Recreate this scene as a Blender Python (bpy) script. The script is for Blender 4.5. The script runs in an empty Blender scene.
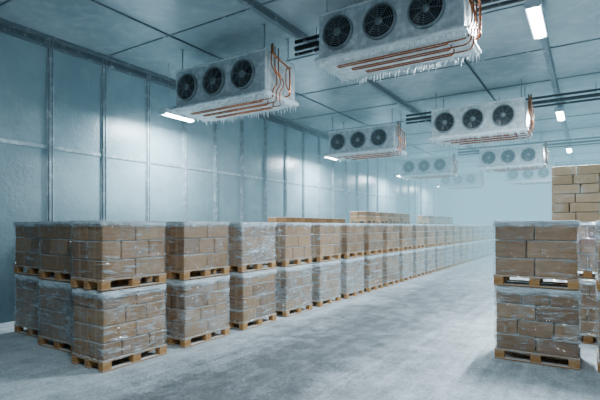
import bpy, math, random
from mathutils import Vector, Matrix
R = random.Random(7)
COL = bpy.context.scene.collection
CAMH = 2.07

# ------------------------------------------------------------------ node helpers
def newmat(name):
    m = bpy.data.materials.new(name); m.use_nodes = True
    nt = m.node_tree; nt.nodes.clear()
    out = nt.nodes.new('ShaderNodeOutputMaterial')
    return m, nt, out
def N(nt, t, ins=None, **props):
    n = nt.nodes.new('ShaderNode' + t)
    for k, v in props.items(): setattr(n, k, v)
    if ins:
        for k, v in ins.items():
            s = n.inputs[k]
            if hasattr(v, 'is_output'): nt.links.new(v, s)
            else: s.default_value = v
    return n
def mathn(nt, op, a, b=None, c=None, clamp=False):
    n = nt.nodes.new('ShaderNodeMath'); n.operation = op; n.use_clamp = clamp
    for i, v in enumerate((a, b, c)):
        if v is None: continue
        if hasattr(v, 'is_output'): nt.links.new(v, n.inputs[i])
        else: n.inputs[i].default_value = v
    return n.outputs[0]
def mixc(nt, f, a, b, bt='MIX'):
    n = nt.nodes.new('ShaderNodeMix'); n.data_type = 'RGBA'; n.blend_type = bt
    for s, v in ((n.inputs[0], f), (n.inputs[6], a), (n.inputs[7], b)):
        if hasattr(v, 'is_output'): nt.links.new(v, s)
        else: s.default_value = v if not isinstance(v, tuple) else (*v, 1)[:4]
    return n.outputs[2]
def maprange(nt, v, a, b, c=0, d=1):
    n = N(nt, 'MapRange', {0: v, 1: a, 2: b, 3: c, 4: d}); return n.outputs[0]
def noise(nt, vec, scale, detail=4, rough=.55, dist=0):
    n = N(nt, 'TexNoise', {'Scale': scale, 'Detail': detail, 'Roughness': rough, 'Distortion': dist})
    nt.links.new(vec, n.inputs['Vector']); return n.outputs['Fac']
def objco(nt): return N(nt, 'TexCoord').outputs['Object']
def worldpos(nt): return N(nt, 'NewGeometry').outputs['Position']
def upmask(nt, lo=.3, hi=.8):
    g = N(nt, 'NewGeometry'); s = N(nt, 'SeparateXYZ', {0: g.outputs['Normal']})
    return maprange(nt, s.outputs[2], lo, hi)
def bsdf(nt, out, col, rough, bump=None, bs=.3, bd=.02, metal=0.0, **extra):
    p = N(nt, 'BsdfPrincipled', {'Base Color': col if hasattr(col, 'is_output') else (*col, 1), 'Roughness': rough, 'Metallic': metal})
    for k, v in extra.items(): p.inputs[k.replace('_', ' ')].default_value = v
    if bump is not None:
        b = N(nt, 'Bump', {'Strength': bs, 'Distance': bd, 'Height': bump}); nt.links.new(b.outputs[0], p.inputs['Normal'])
    nt.links.new(p.outputs[0], out.inputs['Surface']); return p

FROST = (.80, .88, .91)
def m_carton(name, island=False, lo=(.22, .105, .038), hi=(.42, .225, .095), dk=(.14, .062, .024), sf=.3):
    m, nt, out = newmat(name)
    oc = objco(nt); wp = worldpos(nt)
    if island: rnd = N(nt, 'NewGeometry').outputs['Random Per Island']
    else: rnd = N(nt, 'ObjectInfo').outputs['Random']
    base = mixc(nt, rnd, lo, hi)
    n1 = noise(nt, wp, 9, 3)
    base = mixc(nt, maprange(nt, n1, .35, .7, 0, .35), base, dk)
    if not island:
        s = N(nt, 'SeparateXYZ', {0: oc})
        ay = mathn(nt, 'ABSOLUTE', s.outputs[1])
        tape = mathn(nt, 'LESS_THAN', ay, .027)
        base = mixc(nt, mathn(nt, 'MULTIPLY', tape, .45), base, (.56, .36, .2))
    fr = mathn(nt, 'MULTIPLY', upmask(nt), .85)
    n2 = noise(nt, wp, 3.3, 3, .7)
    fr2 = mathn(nt, 'MAXIMUM', fr, maprange(nt, n2, .6-sf*.4+.12, .84, 0, sf))
    base = mixc(nt, fr2, base, FROST)
    bsdf(nt, out, base, .8)
    return m
def m_wood():
    m, nt, out = newmat('pallet_pine')
    oc = objco(nt); wp = worldpos(nt)
    mp = N(nt, 'Mapping', {'Vector': oc, 'Scale': (2, 14, 14)})
    n = noise(nt, mp.outputs[0], 3, 3, .6, .6)
    rnd = N(nt, 'NewGeometry').outputs['Random Per Island']
    c = mixc(nt, rnd, (.36, .17, .055), (.56, .30, .11))
    c = mixc(nt, maprange(nt, n, .4, .65, 0, .55), c, (.20, .09, .03))
    fr = mathn(nt, 'MULTIPLY', upmask(nt), .6)
    fr = mathn(nt, 'MAXIMUM', fr, maprange(nt, noise(nt, wp, 5, 3, .7), .58, .8, 0, .5))
    c = mixc(nt, fr, c, FROST)
    bsdf(nt, out, c, .8); return m
def m_film():
    m, nt, out = newmat('frosted_stretch_film')
    wp = worldpos(nt); oi = N(nt, 'ObjectInfo')
    gz = N(nt, 'SeparateXYZ', {0: N(nt, 'TexCoord').outputs['Generated']}).outputs[2]
    amt = N(nt, 'SeparateColor', {0: oi.outputs['Color']}).outputs[0]
    mp = N(nt, 'Mapping', {'Vector': wp, 'Rotation': (.5, .55, .3), 'Scale': (1.2, 1.2, 7)})
    st = noise(nt, mp.outputs[0], 2.1, 3, .55, .8)
    mp2 = N(nt, 'Mapping', {'Vector': wp, 'Rotation': (-.5, -.6, .2), 'Scale': (1.3, 1.3, 6)})
    cr = noise(nt, mp2.outputs[0], 3.2, 2, .5, .6)
    crease = maprange(nt, mathn(nt, 'ABSOLUTE', mathn(nt, 'SUBTRACT', cr, .5)), 0, .014, .6, 0)
    blot = noise(nt, wp, 2.6, 3, .65)
    f = mathn(nt, 'ADD', amt, maprange(nt, st, .59, .64, 0, .36))
    f = mathn(nt, 'ADD', f, crease)
    f = mathn(nt, 'ADD', f, maprange(nt, blot, .45, .75, -.16, .26))
    f = mathn(nt, 'ADD', f, mathn(nt, 'MULTIPLY', upmask(nt), 1.0))
    f = mathn(nt, 'ADD', f, mathn(nt, 'MULTIPLY', maprange(nt, gz, .87, .98, 0, 2.4), blot), clamp=True)
    f = mathn(nt, 'MULTIPLY', f, .95)
    tr = N(nt, 'BsdfTransparent', {'Color': (.96, .98, .99, 1)})
    h = mathn(nt, 'ADD', st, cr)
    b = N(nt, 'Bump', {'Strength': 1.0, 'Distance': .08, 'Height': h})
    p = N(nt, 'BsdfPrincipled', {'Base Color': (.68, .79, .85, 1), 'Roughness': .2})
    nt.links.new(b.outputs[0], p.inputs['Normal'])
    mx = N(nt, 'MixShader', {0: f}); nt.links.new(tr.outputs[0], mx.inputs[1]); nt.links.new(p.outputs[0], mx.inputs[2])
    gl = N(nt, 'BsdfGlossy', {'Color': (1, 1, 1, 1), 'Roughness': .08}); nt.links.new(b.outputs[0], gl.inputs['Normal'])
    mx2 = N(nt, 'MixShader', {0: .10}); nt.links.new(mx.outputs[0], mx2.inputs[1]); nt.links.new(gl.outputs[0], mx2.inputs[2])
    nt.links.new(mx2.outputs[0], out.inputs['Surface']); return m
def m_simple(name, col, rough, metal=0., frost=0., bs=.2, nscale=12, **kw):
    m, nt, out = newmat(name); wp = worldpos(nt)
    n = noise(nt, wp, nscale, 4, .6)
    c = mixc(nt, maprange(nt, n, .35, .7, 0, .25), col, tuple(x * .7 for x in col))
    if frost > 0:
        fr = maprange(nt, noise(nt, wp, nscale * .5, 5, .7), .62 - frost * .3, .8 - frost * .2, 0, .9)
        fr = mathn(nt, 'MAXIMUM', fr, mathn(nt, 'MULTIPLY', upmask(nt), frost))
        c = mixc(nt, fr, c, FROST)
    bsdf(nt, out, c, rough, bump=n, bs=bs, bd=.01, metal=metal, **kw); return m
def m_emit(name, col, s):
    m, nt, out = newmat(name); e = N(nt, 'Emission', {'Color': (*col, 1), 'Strength': s})
    nt.links.new(e.outputs[0], out.inputs['Surface']); return m
def m_wall():
    m, nt, out = newmat('frosted_insulated_panel'); wp = worldpos(nt)
    s = N(nt, 'SeparateXYZ', {0: wp})
    n1 = noise(nt, wp, .55, 3, .6); n2 = noise(nt, wp, 12, 4, .65)
    n3 = noise(nt, wp, 1.6, 4, .65, .5)
    c = mixc(nt, maprange(nt, n1, .35, .65), (.225, .335, .375), (.29, .41, .45))
    c = mixc(nt, maprange(nt, n3, .5, .75, 0, .3), c, (.44, .56, .60))
    c = mixc(nt, maprange(nt, s.outputs[2], 2.8, 0, 0, .85), c, (.035, .07, .095))  # lower wall darkened in its colour, painting the shadow behind the stacks
    h = mathn(nt, 'ADD', mathn(nt, 'MULTIPLY', n3, 1.1), mathn(nt, 'MULTIPLY', n2, .7))
    bsdf(nt, out, c, .26, bump=h, bs=.4, bd=.03); return m
def m_ceil():
    m, nt, out = newmat('ceiling_panel'); wp = worldpos(nt)
    n1 = noise(nt, wp, .5, 3, .6); n2 = noise(nt, wp, 4, 4, .65)
    c = mixc(nt, maprange(nt, n1, .35, .65), (.22, .285, .31), (.32, .395, .42))
    c = mixc(nt, maprange(nt, n2, .5, .75, 0, .35), c, (.48, .56, .59))
    bsdf(nt, out, c, .26, bump=n2, bs=.3, bd=.02); return m
def m_floor():
    m, nt, out = newmat('frosted_concrete'); wp = worldpos(nt)
    s = N(nt, 'SeparateXYZ', {0: wp}); x = s.outputs[0]; y = s.outputs[1]
    big = noise(nt, wp, .6, 4, .65, .6); med = noise(nt, wp, 2.3, 10, .82, .2); fine = noise(nt, wp, 24, 5, .85)
    mp = N(nt, 'Mapping', {'Vector': wp, 'Scale': (3.4, .2, 1)})
    lane = noise(nt, mp.outputs[0], 1.6, 7, .78, .3)
    c = mixc(nt, maprange(nt, med, .3, .7), (.10, .118, .13), (.18, .20, .212))
    c = mixc(nt, maprange(nt, fine, .4, .62, 0, .5), c, (.065, .078, .085))
    wl = mathn(nt, 'ADD', x, mathn(nt, 'MULTIPLY', mathn(nt, 'SUBTRACT', big, .5), 2.8))
    left = maprange(nt, wl, -4.3, -5.6, 0, 1.05)
    right = maprange(nt, wl, -3.2, -1.5)
    far_haze = maprange(nt, y, 9, 22, 0, .7)  # whitens the floor colour with distance, imitating haze
    bias = mathn(nt, 'MAXIMUM', mathn(nt, 'MAXIMUM', left, mathn(nt, 'MULTIPLY', right, .8)), far_haze)
    mixn = mathn(nt, 'ADD', mathn(nt, 'MULTIPLY', med, .62), mathn(nt, 'MULTIPLY', lane, .38))
    mixn = mathn(nt, 'ADD', mixn, mathn(nt, 'MULTIPLY', mathn(nt, 'SUBTRACT', fine, .5), .8))
    th = mathn(nt, 'SUBTRACT', .68, mathn(nt, 'MULTIPLY', bias, .24))
    fr = maprange(nt, mathn(nt, 'SUBTRACT', mixn, th), -.19, .16, 0, .88)
    c = mixc(nt, fr, c, (.68, .77, .82))
    rough = maprange(nt, fr, 0, .5, .3, .75)
    h = mathn(nt, 'ADD', mathn(nt, 'MULTIPLY', fr, 1.1), mathn(nt, 'MULTIPLY', fine, .3))
    p = bsdf(nt, out, c, .5, bump=h, bs=.4, bd=.02)
    nt.links.new(rough, p.inputs['Roughness']); return m

M = dict(carton=m_carton('cardboard'), cstack=m_carton('cardboard_stack', True), loose=m_carton('pale_cardboard', False, (.50,.34,.20), (.64,.45,.29), (.42,.28,.16), .5),
         wood=m_wood(), film=m_film(),
         wall=m_wall(), ceil=m_ceil(), floor=m_floor(),
         post=m_simple('galvanised_strip', (.36, .45, .49), .3, .4, .4),
         beam=m_simple('ceiling_rail', (.15, .20, .225), .5, .2, .15),
         casing=m_simple('white_enamel_casing', (.46, .53, .56), .3, 0, .6, bs=.6, nscale=14),
         ring=m_simple('fan_ring_steel', (.26, .31, .33), .35, .5, .2),
         black=m_simple('fan_black', (.006, .008, .010), .45),
         blade=m_simple('fan_blade_dark', (.018, .024, .028), .35, .3),
         wire=m_simple('guard_wire', (.18, .22, .24), .4, .3, .1),
         copper=m_simple('copper_pipe', (.48, .145, .052), .2, .85, .18, nscale=18),
         rubber=m_simple('insulated_pipe', (.018, .023, .028), .6, 0, .1),
         steel=m_simple('steel_rod', (.3, .35, .38), .35, .8),
         lampbody=m_simple('lamp_housing', (.5, .57, .6), .4),
         tube=m_emit('fluorescent_diffuser', (.82, .94, 1.0), 60),
         )
def m_ice():
    m, nt, out = newmat('ice'); wp = worldpos(nt)
    bsdf(nt, out, (.80, .88, .91), .3, bump=noise(nt, wp, 40, 2), bs=.5, bd=.01); return m
M['ice'] = m_ice()

# ------------------------------------------------------------------ mesh helpers
class MB:
    def __init__(s): s.v = []; s.f = []; s.mi = []
    def box(s, x0, x1, y0, y1, z0, z1, mi=0):
        b = len(s.v)
        s.v += [(x0,y0,z0),(x1,y0,z0),(x1,y1,z0),(x0,y1,z0),(x0,y0,z1),(x1,y0,z1),(x1,y1,z1),(x0,y1,z1)]
        for q in ((0,3,2,1),(4,5,6,7),(0,1,5,4),(1,2,6,5),(2,3,7,6),(3,0,4,7)):
            s.f.append(tuple(b+i for i in q)); s.mi.append(mi)
    def ring(s, pts_rows, close_u=True, cap=False, mi=0):
        b = len(s.v); n = len(pts_rows[0])
        for r in pts_rows: s.v += [tuple(p) for p in r]
        for i in range(len(pts_rows)-1):
            for j in range(n if close_u else n-1):
                k = (j+1) % n
                s.f.append((b+i*n+j, b+i*n+k, b+(i+1)*n+k, b+(i+1)*n+j)); s.mi.append(mi)
        if cap:
            s.f.append(tuple(b+j for j in reversed(range(n)))); s.mi.append(mi)
            s.f.append(tuple(b+(len(pts_rows)-1)*n+j for j in range(n))); s.mi.append(mi)
    def tube(s, path, r, n=8, closed=False, mi=0):
        P = [Vector(p) for p in path]; rows = []
        L = len(P)
        for i, p in enumerate(P):
            if closed: t = (P[(i+1)%L]-P[i-1])
            else: t = P[min(i+1,L-1)]-P[max(i-1,0)]
            t.normalize()
            if i == 0:
                a = Vector((0,0,1)) if abs(t.z) < .9 else Vector((1,0,0))
                u = t.cross(a).normalized()
            else:
                u = (u - t*u.dot(t)).normalized()
            w = t.cross(u)
            rows.append([p + (u*math.cos(2*math.pi*j/n)+w*math.sin(2*math.pi*j/n))*r for j in range(n)])
        if closed: rows.append(rows[0])
        s.ring(rows, cap=not closed, mi=mi)
    def mesh(s, name, mats, smooth=False):
        me = bpy.data.meshes.new(name); me.from_pydata(s.v, [], s.f); me.update()
        for m in (mats if isinstance(mats, list) else [mats]): me.materials.append(m)
        for p, i in zip(me.polygons, s.mi): p.material_index = i
        if smooth: me.polygons.foreach_set('use_smooth', [True]*len(me.polygons))
        return me
def rounded(path, r=.06, k=5):
    P = [Vector(p) for p in path]; o = [P[0]]
    for i in range(1, len(P)-1):
        a = (P[i-1]-P[i]); b = (P[i+1]-P[i]); rr = min(r, a.length*.49, b.length*.49)
        A = P[i]+a.normalized()*rr; B = P[i]+b.normalized()*rr
        for t in range(k+1):
            t /= k; o.append(A.lerp(P[i], t).lerp(P[i].lerp(B, t), t))
    o.append(P[-1]); return o
def add(name, me, parent=None, loc=(0,0,0), rz=0, **props):
    o = bpy.data.objects.new(name, me); o.location = loc; o.rotation_euler[2] = rz
    if parent is not None: o.parent = parent
    COL.objects.link(o)
    for k, v in props.items(): o[k] = v
    return o
def bevelled(mb, name, mats, w=.01, seg=2):
    me = mb.mesh(name, mats)
    o = bpy.data.objects.new('tmp', me); COL.objects.link(o)
    md = o.modifiers.new('b', 'BEVEL'); md.width = w; md.segments = seg; md.limit_method = 'ANGLE'
    dg = bpy.context.evaluated_depsgraph_get(); dg.update()
    m2 = bpy.data.meshes.new_from_object(o.evaluated_get(dg)); m2.name = name
    bpy.data.objects.remove(o); bpy.data.meshes.remove(me); return m2

# ------------------------------------------------------------------ setting
XL, XR, Y0, Y1, H = -10.5, 7.0, -6.0, 46.0, 6.4
def struct(name, mb, mat): 
    o = add(name, mb.mesh(name, mat)); o['kind'] = 'structure'; return o
b = MB(); b.box(XL-.2, XR+.2, Y0-.2, Y1+.2, -.2, 0); struct('floor', b, M['floor'])
b = MB(); b.box(XL-.2, XR+.2, Y0-.2, Y1+.2, H, H+.2); struct('ceiling', b, M['ceil'])
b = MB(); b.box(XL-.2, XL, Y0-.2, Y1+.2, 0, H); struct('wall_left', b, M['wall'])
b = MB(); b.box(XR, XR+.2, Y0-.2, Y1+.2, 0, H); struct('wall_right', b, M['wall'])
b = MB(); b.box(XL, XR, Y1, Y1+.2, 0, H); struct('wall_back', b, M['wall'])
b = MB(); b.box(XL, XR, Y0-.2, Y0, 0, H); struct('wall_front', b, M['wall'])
tn = 0
def trim(mb, mat):
    global tn; tn += 1; return struct('trim_%d' % tn, mb, mat)
yy = 5.63 - 1.37*8
while yy < Y1 - .3:
    b = MB(); b.box(XL, XL+.012, yy-.085, yy+.085, 0, H); b.box(XL+.012, XL+.06, yy-.045, yy-.033, 0, H); b.box(XL+.012, XL+.06, yy+.033, yy+.045, 0, H)
    b.box(XL+.012, XL+.03, yy-.033, yy+.033, 0, H)
    for j in range(21):
        z = .15+.3*j
        for s in (-1, 1): b.box(XL+.012, XL+.022, yy+s*.066-.008, yy+s*.066+.008, z, z+.016)
    trim(b, M['post']); yy += 1.37
b = MB(); b.box(XL+.0, XL+.02, Y0, Y1, 3.85, 3.93); trim(b, M['post'])
b = MB(); b.box(XL, XL+.09, Y0, Y1, H-.22, H-.16); b.box(XL, XL+.04, Y0, Y1, H-.16, H); b.box(XL+.04, XL+.22, Y0, Y1, H-.05, H); trim(b, M['beam'])
for i in range(17):
    y = 1.5 + 2.74*i
    b = MB(); b.box(XL, XR, y-.018, y+.018, H-.02, H); trim(b, M['beam'])
for x, w, h in ((-8.0,.015,.025), (-5.45,.06,.14), (-2.7,.015,.03), (-.85,.055,.10), (1.9,.06,.14), (4.4,.015,.03)):
    b = MB(); b.box(x-w, x+w, Y0, Y1, H-h, H-.02); b.box(x-w*1.5, x+w*1.5, Y0, Y1, H-.03, H); trim(b, M['beam'])
b = MB(); b.box(XR-.03, XR, Y0, Y1, 3.86, 3.91); trim(b, M['post'])

# ------------------------------------------------------------------ pallets and cartons
PL, PW = 1.14, .80       # x = long, y = short
def pallet_mesh():
    b = MB(); L, W = PL, PW
    for i, w in enumerate((.145,.1,.145,.1,.145)):
        yc = -W/2+.0725 + i*(W-.145)/4
        b.box(-L/2, L/2, yc-w/2, yc+w/2, .138, .16)
    for xc in (-L/2+.0725, 0, L/2-.0725):
        b.box(xc-.0725, xc+.0725, -W/2, W/2, .116, .1375)
        for yc in (-W/2+.06, 0, W/2-.06): b.box(xc-.07, xc+.07, yc-.055, yc+.055, .022, .1155)
    for yc in (-W/2+.06, 0, W/2-.06): b.box(-L/2, L/2, yc-.055, yc+.055, 0, .0215)
    return bevelled(b, 'pallet', M['wood'], .004, 1)
PALLET = pallet_mesh()
CM = {}
def carton_mesh(x, y, z, mat='carton'):
    k = (round(x,3), round(y,3), round(z,3), mat)
    if k not in CM:
        b = MB(); g = .008
        b.box(-x/2+g, x/2-g, -y/2+g, y/2-g, 0, z-.010)
        b.box(-x/2+g-.0015, x/2-g+.0015, -.026, .026, z*.82, z-.009)
        CM[k] = bevelled(b, 'carton', M[mat], .012, 2)
    return CM[k]
def layout(rows, h, rr):
    out = []; L, W = PL-.03, PW-.03
    o = rr.randint(0, 1)
    for r in range(rows):
        z = r*h
        cuts = (.5,.5) if (r+o) % 2 == 0 else rr.choice(((1/3,)*3, (.28,.44,.28), (.4,.6)))
        for k, yc in enumerate((-W/4, W/4)):
            x = -L/2
            for c in (cuts if k == 0 else cuts[::-1]):
                out.append((x+c*L/2, yc, z, c*L, W/2, h)); x += c*L
    return out
def noise3(x, y, z):
    from mathutils import noise as nz
    return nz.noise(Vector((x, y, z)))
def film_mesh(h, seed):
    b = MB(); L, W = PL+.004, PW+.004
    nx, ny, nz = 20, 14, 12; per = []
    r = .03
    def side(p0, p1, n):
        for i in range(n): per.append((p0[0]+(p1[0]-p0[0])*i/n, p0[1]+(p1[1]-p0[1])*i/n))
    cx, cy = L/2, W/2
    pts = [(-cx+r,-cy),(cx-r,-cy),(cx,-cy+r),(cx,cy-r),(cx-r,cy),(-cx+r,cy),(-cx,cy-r),(-cx,-cy+r)]
    for i in range(8): side(pts[i], pts[(i+1)%8], (nx,1,ny,1)[i%4])
    rows = []
    for k in range(nz+1):
        z = -.03 + (h+.04)*k/nz; row = []
        for (x, y) in per:
            d = .009*noise3(x*4+seed, y*4, z*6)+.005*noise3(x*9+seed, y*9, z*14+x*6)
            s = 1 + (d+.004)/.5
            zz = z + (.02*noise3(x*7, y*7, seed) if k == 0 else 0)
            row.append((x*s, y*s, zz))
        rows.append(row)
    for t in (.93, .75, .5, .2):
        row = []
        for (x, y) in per:
            row.append((x*t, y*t, h+.012+.004*noise3(x*6*t, y*6*t, seed)))
        rows.append(row)
    b.ring(rows); n = len(per)
    b.f.append(tuple(len(b.v)-n+j for j in range(n))); b.mi.append(0)
    return b.mesh('film', M['film'], True)
FILMS = {}
def film(h, k):
    key = (round(h,3), k)
    if key not in FILMS: FILMS[key] = film_mesh(h, k*3.7)
    return FILMS[key]
SM = {}
def stack_mesh(rows, h, k):
    key = (rows, round(h,3), k)
    if key not in SM:
        b = MB(); g = .009
        for (x,y,z,sx,sy,sz) in layout(rows, h, random.Random(k)):
            b.box(x-sx/2+g, x+sx/2-g, y-sy/2+g, y+sy/2-g, z, z+sz-.010)
        SM[key] = bevelled(b, 'carton_stack', M['cstack'], .010, 1)
    return SM[key]
cnt = 0
def load(xc, yc, z, rz, rows, h, detail, filmamt, label, group='pallet loads in storage', wrapped=True):
    global cnt; cnt += 1
    rr = random.Random(cnt*13+5)
    nm = 'wrapped_pallet_load' if wrapped else 'pallet_load'
    e = bpy.data.objects.new(nm, None); e.empty_display_size = .3; COL.objects.link(e)
    e.location = (xc, yc, z); e.rotation_euler[2] = rz + rr.uniform(-.012, .012)
    e['label'] = label; e['category'] = 'pallet load'; e['group'] = group
    add('pallet', PALLET, e)
    if detail:
        for (x,y,zz,sx,sy,sz) in layout(rows, h, rr):
            j = rr.uniform(-.003, .003)
            add('carton', carton_mesh(sx, sy, sz), e, (x+j, y+rr.uniform(-.003,.003), .16+zz))
    else:
        add('carton_stack', stack_mesh(rows, h, cnt % 5), e, (0,0,.16))
    if wrapped:
        f = add('stretch_film', film(rows*h, cnt % 4), e, (0,0,.165)); f.color = (filmamt, 0, 0, 1)
    return e
H1 = .16+.96+.028
HUP = math.pi/2
def stack(xc, yc, rz, detail, fr=(.45,.2), extra=0, eh=.24):
    load(xc, yc, 0, rz, 4, .24, detail, fr[0], 'brown cartons under frosted stretch film on a wooden floor pallet')
    load(xc+R.uniform(-.015,.015), yc+R.uniform(-.02,.02), H1, rz, 3, .275, detail, fr[1], 'film-wrapped brown cartons on a wooden pallet atop another load')
    if extra:
        load(xc, yc, H1+.16+.825+.03, rz, extra, eh, False, .1, 'unwrapped brown cartons on a wooden pallet atop stacked loads', wrapped=False)
for i in range(24):
    y = 3.82+PL/2+1.52*i
    fr = (R.uniform(.16,.42), R.uniform(-.14,.05))
    if i == 0: fr = (.13,-.08)
    if i == 1: fr = (.2, -.16)
    if i == 2: fr = (.12, .28)
    if i in (5,7): fr = (fr[0], -.14)
    if i > 7: fr = (fr[0]+.05, fr[1]+.1)
    stack(-5.74-PW/2, y, HUP, i < 9, fr)
for i in range(5):
    stack(-6.94-PL/2, 4.12+PW/2+1.12*i, 0, i == 0, (.28,.02))
    stack(-8.30-PL/2, 4.36+PW/2+1.12*i, 0, i == 0, (.3,.05))
for i in (9,10,11,12):
    stack(-8.05-PW/2, 4.12+.6+1.52*i, HUP, False, (.4,.3), 2, .2)
for i in (15,17,18):
    stack(-8.05-PW/2, 4.12+.6+1.52*i, HUP, False, (.4,.3), 2, .2)
for i in (5,6,7):
    load(-8.05-PW/2, 4.12+.6+1.52*i, 0, HUP, 4, .24, False, .3, 'brown cartons under frosted stretch film on a wooden floor pallet')
    load(-8.05-PW/2, 4.12+.6+1.52*i, H1, HUP, 4, .265, False, 0, 'unwrapped brown cartons on a wooden pallet atop another load', wrapped=False)
# other side of the aisle
stack(-.67, 7.57+PW/2, 0, True, (.10,-.02))
stack(.68, 7.62+PW/2, 0, True, (.2,.2))
stack(-.0, 9.35+PW/2, 0, False, (.2,.2))
rr = random.Random(99)
zt = H1+.16+.825+.02
for r in range(6):
    cuts = ((.34,.33,.33),(.25,.4,.35),(.33,.34,.33),(.4,.25,.35),(.3,.35,.35),(.34,.33,.33))[r]
    for yc in (-.195, .195):
        x = -.57
        for c in cuts:
            sx = c*1.14
            o = add('carton', carton_mesh(sx, .39, .167, 'loose'), None, (x+sx/2+rr.uniform(-.003,.003), 9.35+PW/2+yc+rr.uniform(-.004,.0), zt+.167*r))
            o['label'] = 'loose light brown cardboard carton with frost dusting, stacked on wrapped loads'
            o['category'] = 'box'; o['group'] = 'loose cartons on wrapped loads'
            x += sx
stack(1.35, 9.4+PW/2, 0, False, (.3,.3))
for i in range(3):
    stack(-.1, 11.3+1.6*i, 0, False, (.4,.3))

# ------------------------------------------------------------------ evaporators
UW, UD, UH = 2.75, 1.15, .95
def fan_meshes():
    r = .298
    b = MB(); n = 40
    rows = []
    for (rad, y) in ((r+.03,0),(r+.03,-.05),(r+.018,-.07),(r,-.07),(r-.01,-.05),(r-.01,0)):
        rows.append([(rad*math.cos(2*math.pi*j/n), y, rad*math.sin(2*math.pi*j/n)) for j in range(n)])
    b.ring(rows); ring = b.mesh('fan_ring', M['ring'], True)
    b = MB()
    back = [(r*math.cos(2*math.pi*j/n), -.014, r*math.sin(2*math.pi*j/n)) for j in range(n)]
    b.ring([back, [(x*.02, y, z*.02) for x,y,z in back]]); fb = b.mesh('fan_shade_disc', M['black'])  # flat black disc standing in for the shade inside the fan opening
    b = MB()
    for k in range(7):
        a0 = 2*math.pi*k/7; rows = []
        for t in range(6):
            rr = .07 + (.272-.07)*t/5; sp = .27+.08*t/5
            off = .25*t/5
            A, B = a0+off-sp, a0+off+sp
            rows.append([(rr*math.cos(A), -.056, rr*math.sin(A)), (rr*math.cos((A+B)/2), -.040, rr*math.sin((A+B)/2)), (rr*math.cos(B), -.020, rr*math.sin(B))])
        b.ring(rows, close_u=False)
    blades = b.mesh('fan_blades', M['blade'], True)
    b = MB()
    rows = [[(rad*math.cos(2*math.pi*j/20), y, rad*math.sin(2*math.pi*j/20)) for j in range(20)] for rad, y in ((.075,-.016),(.075,-.055),(.06,-.068),(.005,-.072))]
    b.ring(rows); hub = b.mesh('fan_hub', M['ring'], True)
    b = MB()
    for rad in (.05,.09,.13,.17,.21,.25,.29):
        b.tube([(rad*math.cos(2*math.pi*j/28), -.095+.03*(rad/.29)**2, rad*math.sin(2*math.pi*j/28)) for j in range(28)], .0038, 4, True)
    for k in range(8):
        a = 2*math.pi*k/8+.2
        b.tube([(rad*math.cos(a), -.097+.03*(rad/.29)**2, rad*math.sin(a)) for rad in (.05,.15,.25,.315)], .005, 4)
    guard = b.mesh('fan_guard', M['wire'])
    return ring, fb, blades, hub, guard
FM = fan_meshes()
def casing_mesh():
    b = MB()
    b.box(0, UW, 0, UD, .06, UH)
    return bevelled(b, 'casing', M['casing'], .018, 2)
def panels_mesh():
    b = MB()
    for x0, x1 in ((.02,.86),(.88,1.72),(1.74,2.56)): 
        b.box(x0, x1, -.012, 0, .10, .92)
    b.box(2.58, 2.73, -.012, 0, .1, .92)
    b.box(UW, UW+.012, .06, UD-.06, .12, .9)
    b.box(-.012, 0, .06, UD-.06, .12, .9)
    return bevelled(b, 'cover_panel', M['casing'], .005, 1)
def tray_mesh():
    b = MB()
    b.box(-.04, UW+.04, -.06, UD+.04, 0, .06)
    b.box(-.04, UW+.04, -.075, -.06, -.01, .10)
    b.box(-.05, -.04, -.06, UD+.04, -.01, .10); b.box(UW+.04, UW+.05, -.06, UD+.04, -.01, .10)
    return bevelled(b, 'drip_tray', M['casing'], .006, 1)
def icicle_mesh(seed):
    r = random.Random(seed); b = MB()
    def spike(x, y, z, L, w):
        L *= .6
        n = 6; rows = []
        for t, s in ((0,1.0),(.25,.7),(.6,.38),(1,.03)):
            rows.append([(x+w*s*math.cos(6.283*j/n)+.01*t, y+w*s*math.sin(6.283*j/n), z-L*t) for j in range(n)])
        b.ring(rows)
    for i in range(360):
        L = r.choice((.05,.06,.09,.13,.22))*r.uniform(.6,1.3)
        spike(r.uniform(-.03, UW+.03), -.065+r.uniform(-.012,.012), .01, L, .008+L*.035)
    for i in range(110):
        L = r.choice((.04,.07,.11,.19))*r.uniform(.6,1.3)
        spike(UW+.04, r.uniform(-.05, UD), .01, L, .008+L*.04)
        spike(-.04, r.uniform(-.05, UD), .01, L, .008+L*.04)
    for i in range(190):
        L = r.choice((.06,.1,.16,.26))*r.uniform(.6,1.3)
        spike(r.uniform(0, UW), UD+.02, .01, L, .008+L*.04)
    return b.mesh('icicles', M['ice'], True)
def frost_mesh(seed):
    b = MB()
    def crust(p0, p1, r0, n=90):
        p0 = Vector(p0); p1 = Vector(p1); rows = []
        d = (p1-p0).normalized(); u = d.cross(Vector((0,0,1))).normalized()
        for i in range(n+1):
            p = p0.lerp(p1, i/n); row = []
            for j in range(8):
                a = 6.283*j/8
                q = r0*(1+.9*noise3(p.x*9+j*.7+seed, p.y*9, j*.9)+.4*noise3(p.x*25+seed, p.y*25, j*1.7))
                row.append(p+u*math.cos(a)*q+Vector((0,0,1))*math.sin(a)*q)
            rows.append(row)
        b.ring(rows, cap=True)
    crust((-.05,-.07,.03), (UW+.05,-.07,.03), .04)
    crust((UW+.045,-.07,.03), (UW+.045,UD+.03,.03), .038, 44)
    crust((-.045,-.07,.03), (-.045,UD+.03,.03), .038, 44)
    crust((0,0,UH), (UW,0,UH), .024)
    crust((0,UD+.03,.03), (UW,UD+.03,.03), .035)
    return b.mesh('frost_crust', M['ice'], True)
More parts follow.
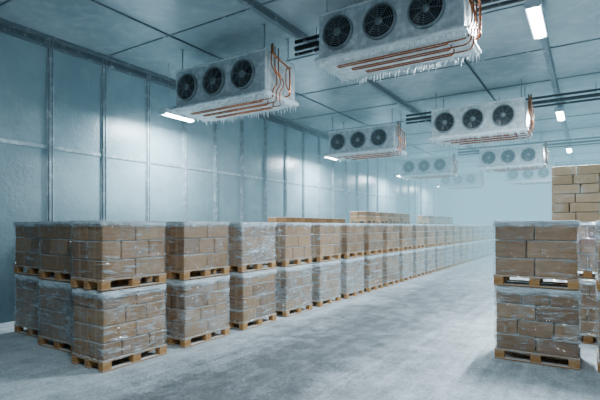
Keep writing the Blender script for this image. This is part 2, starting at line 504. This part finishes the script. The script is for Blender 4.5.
def pipe_meshes():
    out = []
    for i in range(3):
        b = MB(); y = .12+i*.10; zz = -.05-.03*i
        x1 = UW+.07+.02*i
        b.tube(rounded([(x1, y, UH+.13-.02*i), (x1, y, .62-.06*i), (x1+.03, y+.16, .46-.05*i), (x1+.03, y+.16, .25), (x1, y+.05, .12), (x1, y+.05, zz),
                        (x1-.12, .20+.20*i, zz), (.3+.22*i, .20+.20*i, zz), (.3+.22*i, .29+.20*i, zz), (UW-.3, .29+.20*i, zz), (UW-.3, .29+.20*i, .05)], .08), .0145, 10)
        out.append(b.mesh('copper_pipe', M['copper'], True))
    b = MB(); x = UW+.05
    b.tube(rounded([(UW, .85, .78), (x+.05, .85, .78), (x+.05, .62, .7), (x+.05, .62, .3), (x+.05, .85, .2), (UW, .85, .2)], .1), .015, 8)
    out.append(b.mesh('copper_pipe', M['copper'], True))
    b = MB()
    b.tube(rounded([(x+.1, .06, UH+.1), (x+.1, .06, UH-.12), (x+.1, .7, UH-.25), (x+.1, .7, .1), (UW, .7, .1)], .07), .02, 10)
    out.append(b.mesh('copper_pipe', M['copper'], True))
    return out
def rod_mesh(L):
    b = MB(); b.tube([(0,0,0),(0,0,L)], .012, 8); b.box(-.04,.04,-.025,.025,-.002,.012); b.box(-.04,.04,-.04,.04,L-.01,L)
    return b.mesh('hanger_rod', M['steel'])
CAS, PAN, TRAY = casing_mesh(), panels_mesh(), tray_mesh()
ICI = [icicle_mesh(k) for k in range(3)]; FRO = [frost_mesh(k) for k in range(2)]; PIP = pipe_meshes()
k = 0
for (x, y, dz, sc) in ((-8.5,7.6,0,1),(-4.15,7.1,.17,.92),(-8.75,15.75,0,1),(-4.3,14.6,0,1),(-8.9,24.5,0,1),(-4.5,23.3,0,1),(-9.1,33.0,0,1),(-4.5,31.7,0,1)):
    ZB = CAMH+2.80+dz
    ROD = rod_mesh((H-ZB)/sc-UH)
    e = bpy.data.objects.new('evaporator_unit', None); COL.objects.link(e); e.location = (x, y, ZB); e.scale = (sc,)*3
    e['label'] = 'frost-covered white three-fan evaporator with copper pipes, hanging from ceiling'
    e['category'] = 'cooling unit'; e['group'] = 'ceiling evaporator units'
    add('casing', CAS, e); add('cover_panel', PAN, e); add('drip_tray', TRAY, e)
    for c in range(3):
        f = bpy.data.objects.new('fan', None); COL.objects.link(f); f.parent = e; f.location = (.44+.86*c, -.014, .51)
        f.rotation_euler[1] = k*.7+c
        for nm, me in zip(('fan_ring','fan_shade_disc','fan_blades','fan_hub','fan_guard'), FM): add(nm, me, f)
    for p in PIP: add('copper_pipe', p, e)
    ic = add('icicles', ICI[k%3], e); ic['kind'] = 'stuff'
    fc = add('frost_crust', FRO[k%2], e); fc['kind'] = 'stuff'
    for rx in (.12, UW-.12):
        for ry in (.12, UD-.12): add('hanger_rod', ROD, e, (rx, ry, UH))
    k += 1
for y, xa in ((8.38,-5.5),(16.2,-5.7),(24.9,-5.9),(33.5,-6.1)):
    e = bpy.data.objects.new('refrigerant_pipe_run', None); COL.objects.link(e); e.location = (0, y, CAMH+3.95)
    e['label'] = 'dark insulated refrigerant pipes hung across the ceiling'; e['category'] = 'pipe'; e['group'] = 'ceiling pipe runs'
    for i, (dz, rad) in enumerate(((0,.055),(.15,.04),(-.13,.035))):
        b = MB(); b.tube([(xa,0,dz),(XR-.05,0,dz)], rad, 12); add('insulated_pipe', b.mesh('pipe', M['rubber'], True), e)
    for x in (-5, -2.5, 0.2, 3, 5.5):
        b = MB(); b.tube([(x,.075,-.2),(x,.075,H-CAMH-3.95)], .01, 6); b.box(x-.02,x+.02,-.08,.08,-.19,-.17)
        add('pipe_hanger', b.mesh('pipe_hanger', M['steel']), e)

# ------------------------------------------------------------------ light fixtures
def fixture_meshes(L):
    b = MB(); h = L/2
    b.box(-.11,.11,-h,h,.03,.10); b.box(-.125,.125,-h-.04,-h,-.05,.10); b.box(-.125,.125,h,h+.04,-.05,.10)
    b.box(-.14,-.108,-h,h,-.01,.10); b.box(.108,.14,-h,h,-.01,.10)
    ho = bevelled(b, 'lamp_housing', M['lampbody'], .006, 2)
    b = MB(); n = 12; rows = []
    for y in (-h+.002, h-.002): rows.append([(.105*math.cos(math.pi*j/n+math.pi), y, .03+.085*math.sin(math.pi*j/n+math.pi)) for j in range(n+1)])
    b.ring(rows, cap=True); t = b.mesh('lamp_diffuser', M['tube'], True)
    return ho, t
FX = {'wall': (1.0, fixture_meshes(1.0)), 'ceiling': (1.55, fixture_meshes(1.55))}
def fixture(x, y, z, kind, power):
    L, (FH, FT) = FX[kind]
    e = bpy.data.objects.new('tube_light', None); COL.objects.link(e); e.location = (x, y, z)
    e['category'] = 'light fixture'; e['group'] = 'fluorescent ' + kind + ' lights'
    e['label'] = 'glowing fluorescent batten light hanging ' + ('beside the wall' if kind == 'wall' else 'under the ceiling')
    add('lamp_housing', FH, e); add('lamp_diffuser', FT, e)
    for yy in (-.3*L,.3*L):
        b = MB(); b.tube([(0,yy,.1),(0,yy,H-z-.0)], .007, 6); add('hanger_rod', b.mesh('rod', M['steel']), e)
    l = bpy.data.lights.new('lamp_glow', 'AREA'); l.shape = 'RECTANGLE'; l.size = .10; l.size_y = L-.05; l.energy = power; l.color = (.78, .92, 1)
    lo = bpy.data.objects.new('lamp_glow', l); lo.parent = e; lo.location = (0,0,-.065); COL.objects.link(lo)
for y in (8.47,17.1,25.6,34.0): fixture(-9.4, y, CAMH+2.97, 'wall', 380)
for y in (1.1, 9.9,18.7,27.5,36): fixture(-.85, y, CAMH+4.0, 'ceiling', 360 if y < 5 else 1000)

# ------------------------------------------------------------------ mist thickening deep in the room, camera
w = bpy.data.worlds.new('w'); bpy.context.scene.world = w; w.use_nodes = True
nt = w.node_tree
bg = nt.nodes['Background']; bg.inputs[0].default_value = (.38,.62,.78,1); bg.inputs[1].default_value = .5
wo = [n for n in nt.nodes if n.type == 'OUTPUT_WORLD'][0]
sp = N(nt, 'SeparateXYZ', {0: N(nt, 'NewGeometry').outputs['Position']})
d = maprange(nt, sp.outputs[1], 12, 44, 0, .10)
ab = N(nt, 'VolumeAbsorption', {'Color': (0,0,0,1), 'Density': d})
em = N(nt, 'Emission', {'Color': (.50,1.02,1.26,1), 'Strength': d})  # mist glows by itself, in place of scattered lamp light
a = N(nt, 'AddShader'); nt.links.new(ab.outputs[0], a.inputs[0]); nt.links.new(em.outputs[0], a.inputs[1])
nt.links.new(a.outputs[0], wo.inputs['Volume'])
try: w.cycles.volume_step_size = 12
except Exception as ex: print(ex)
cam = bpy.data.cameras.new('camera'); co = bpy.data.objects.new('camera', cam); COL.objects.link(co)
co.location = (0,0,CAMH); co.rotation_euler = (math.pi/2, 0, math.radians(32.7))
cam.sensor_width = 36; cam.lens = 449/600*36; cam.shift_y = 26/600; cam.clip_end = 200
bpy.context.scene.camera = co
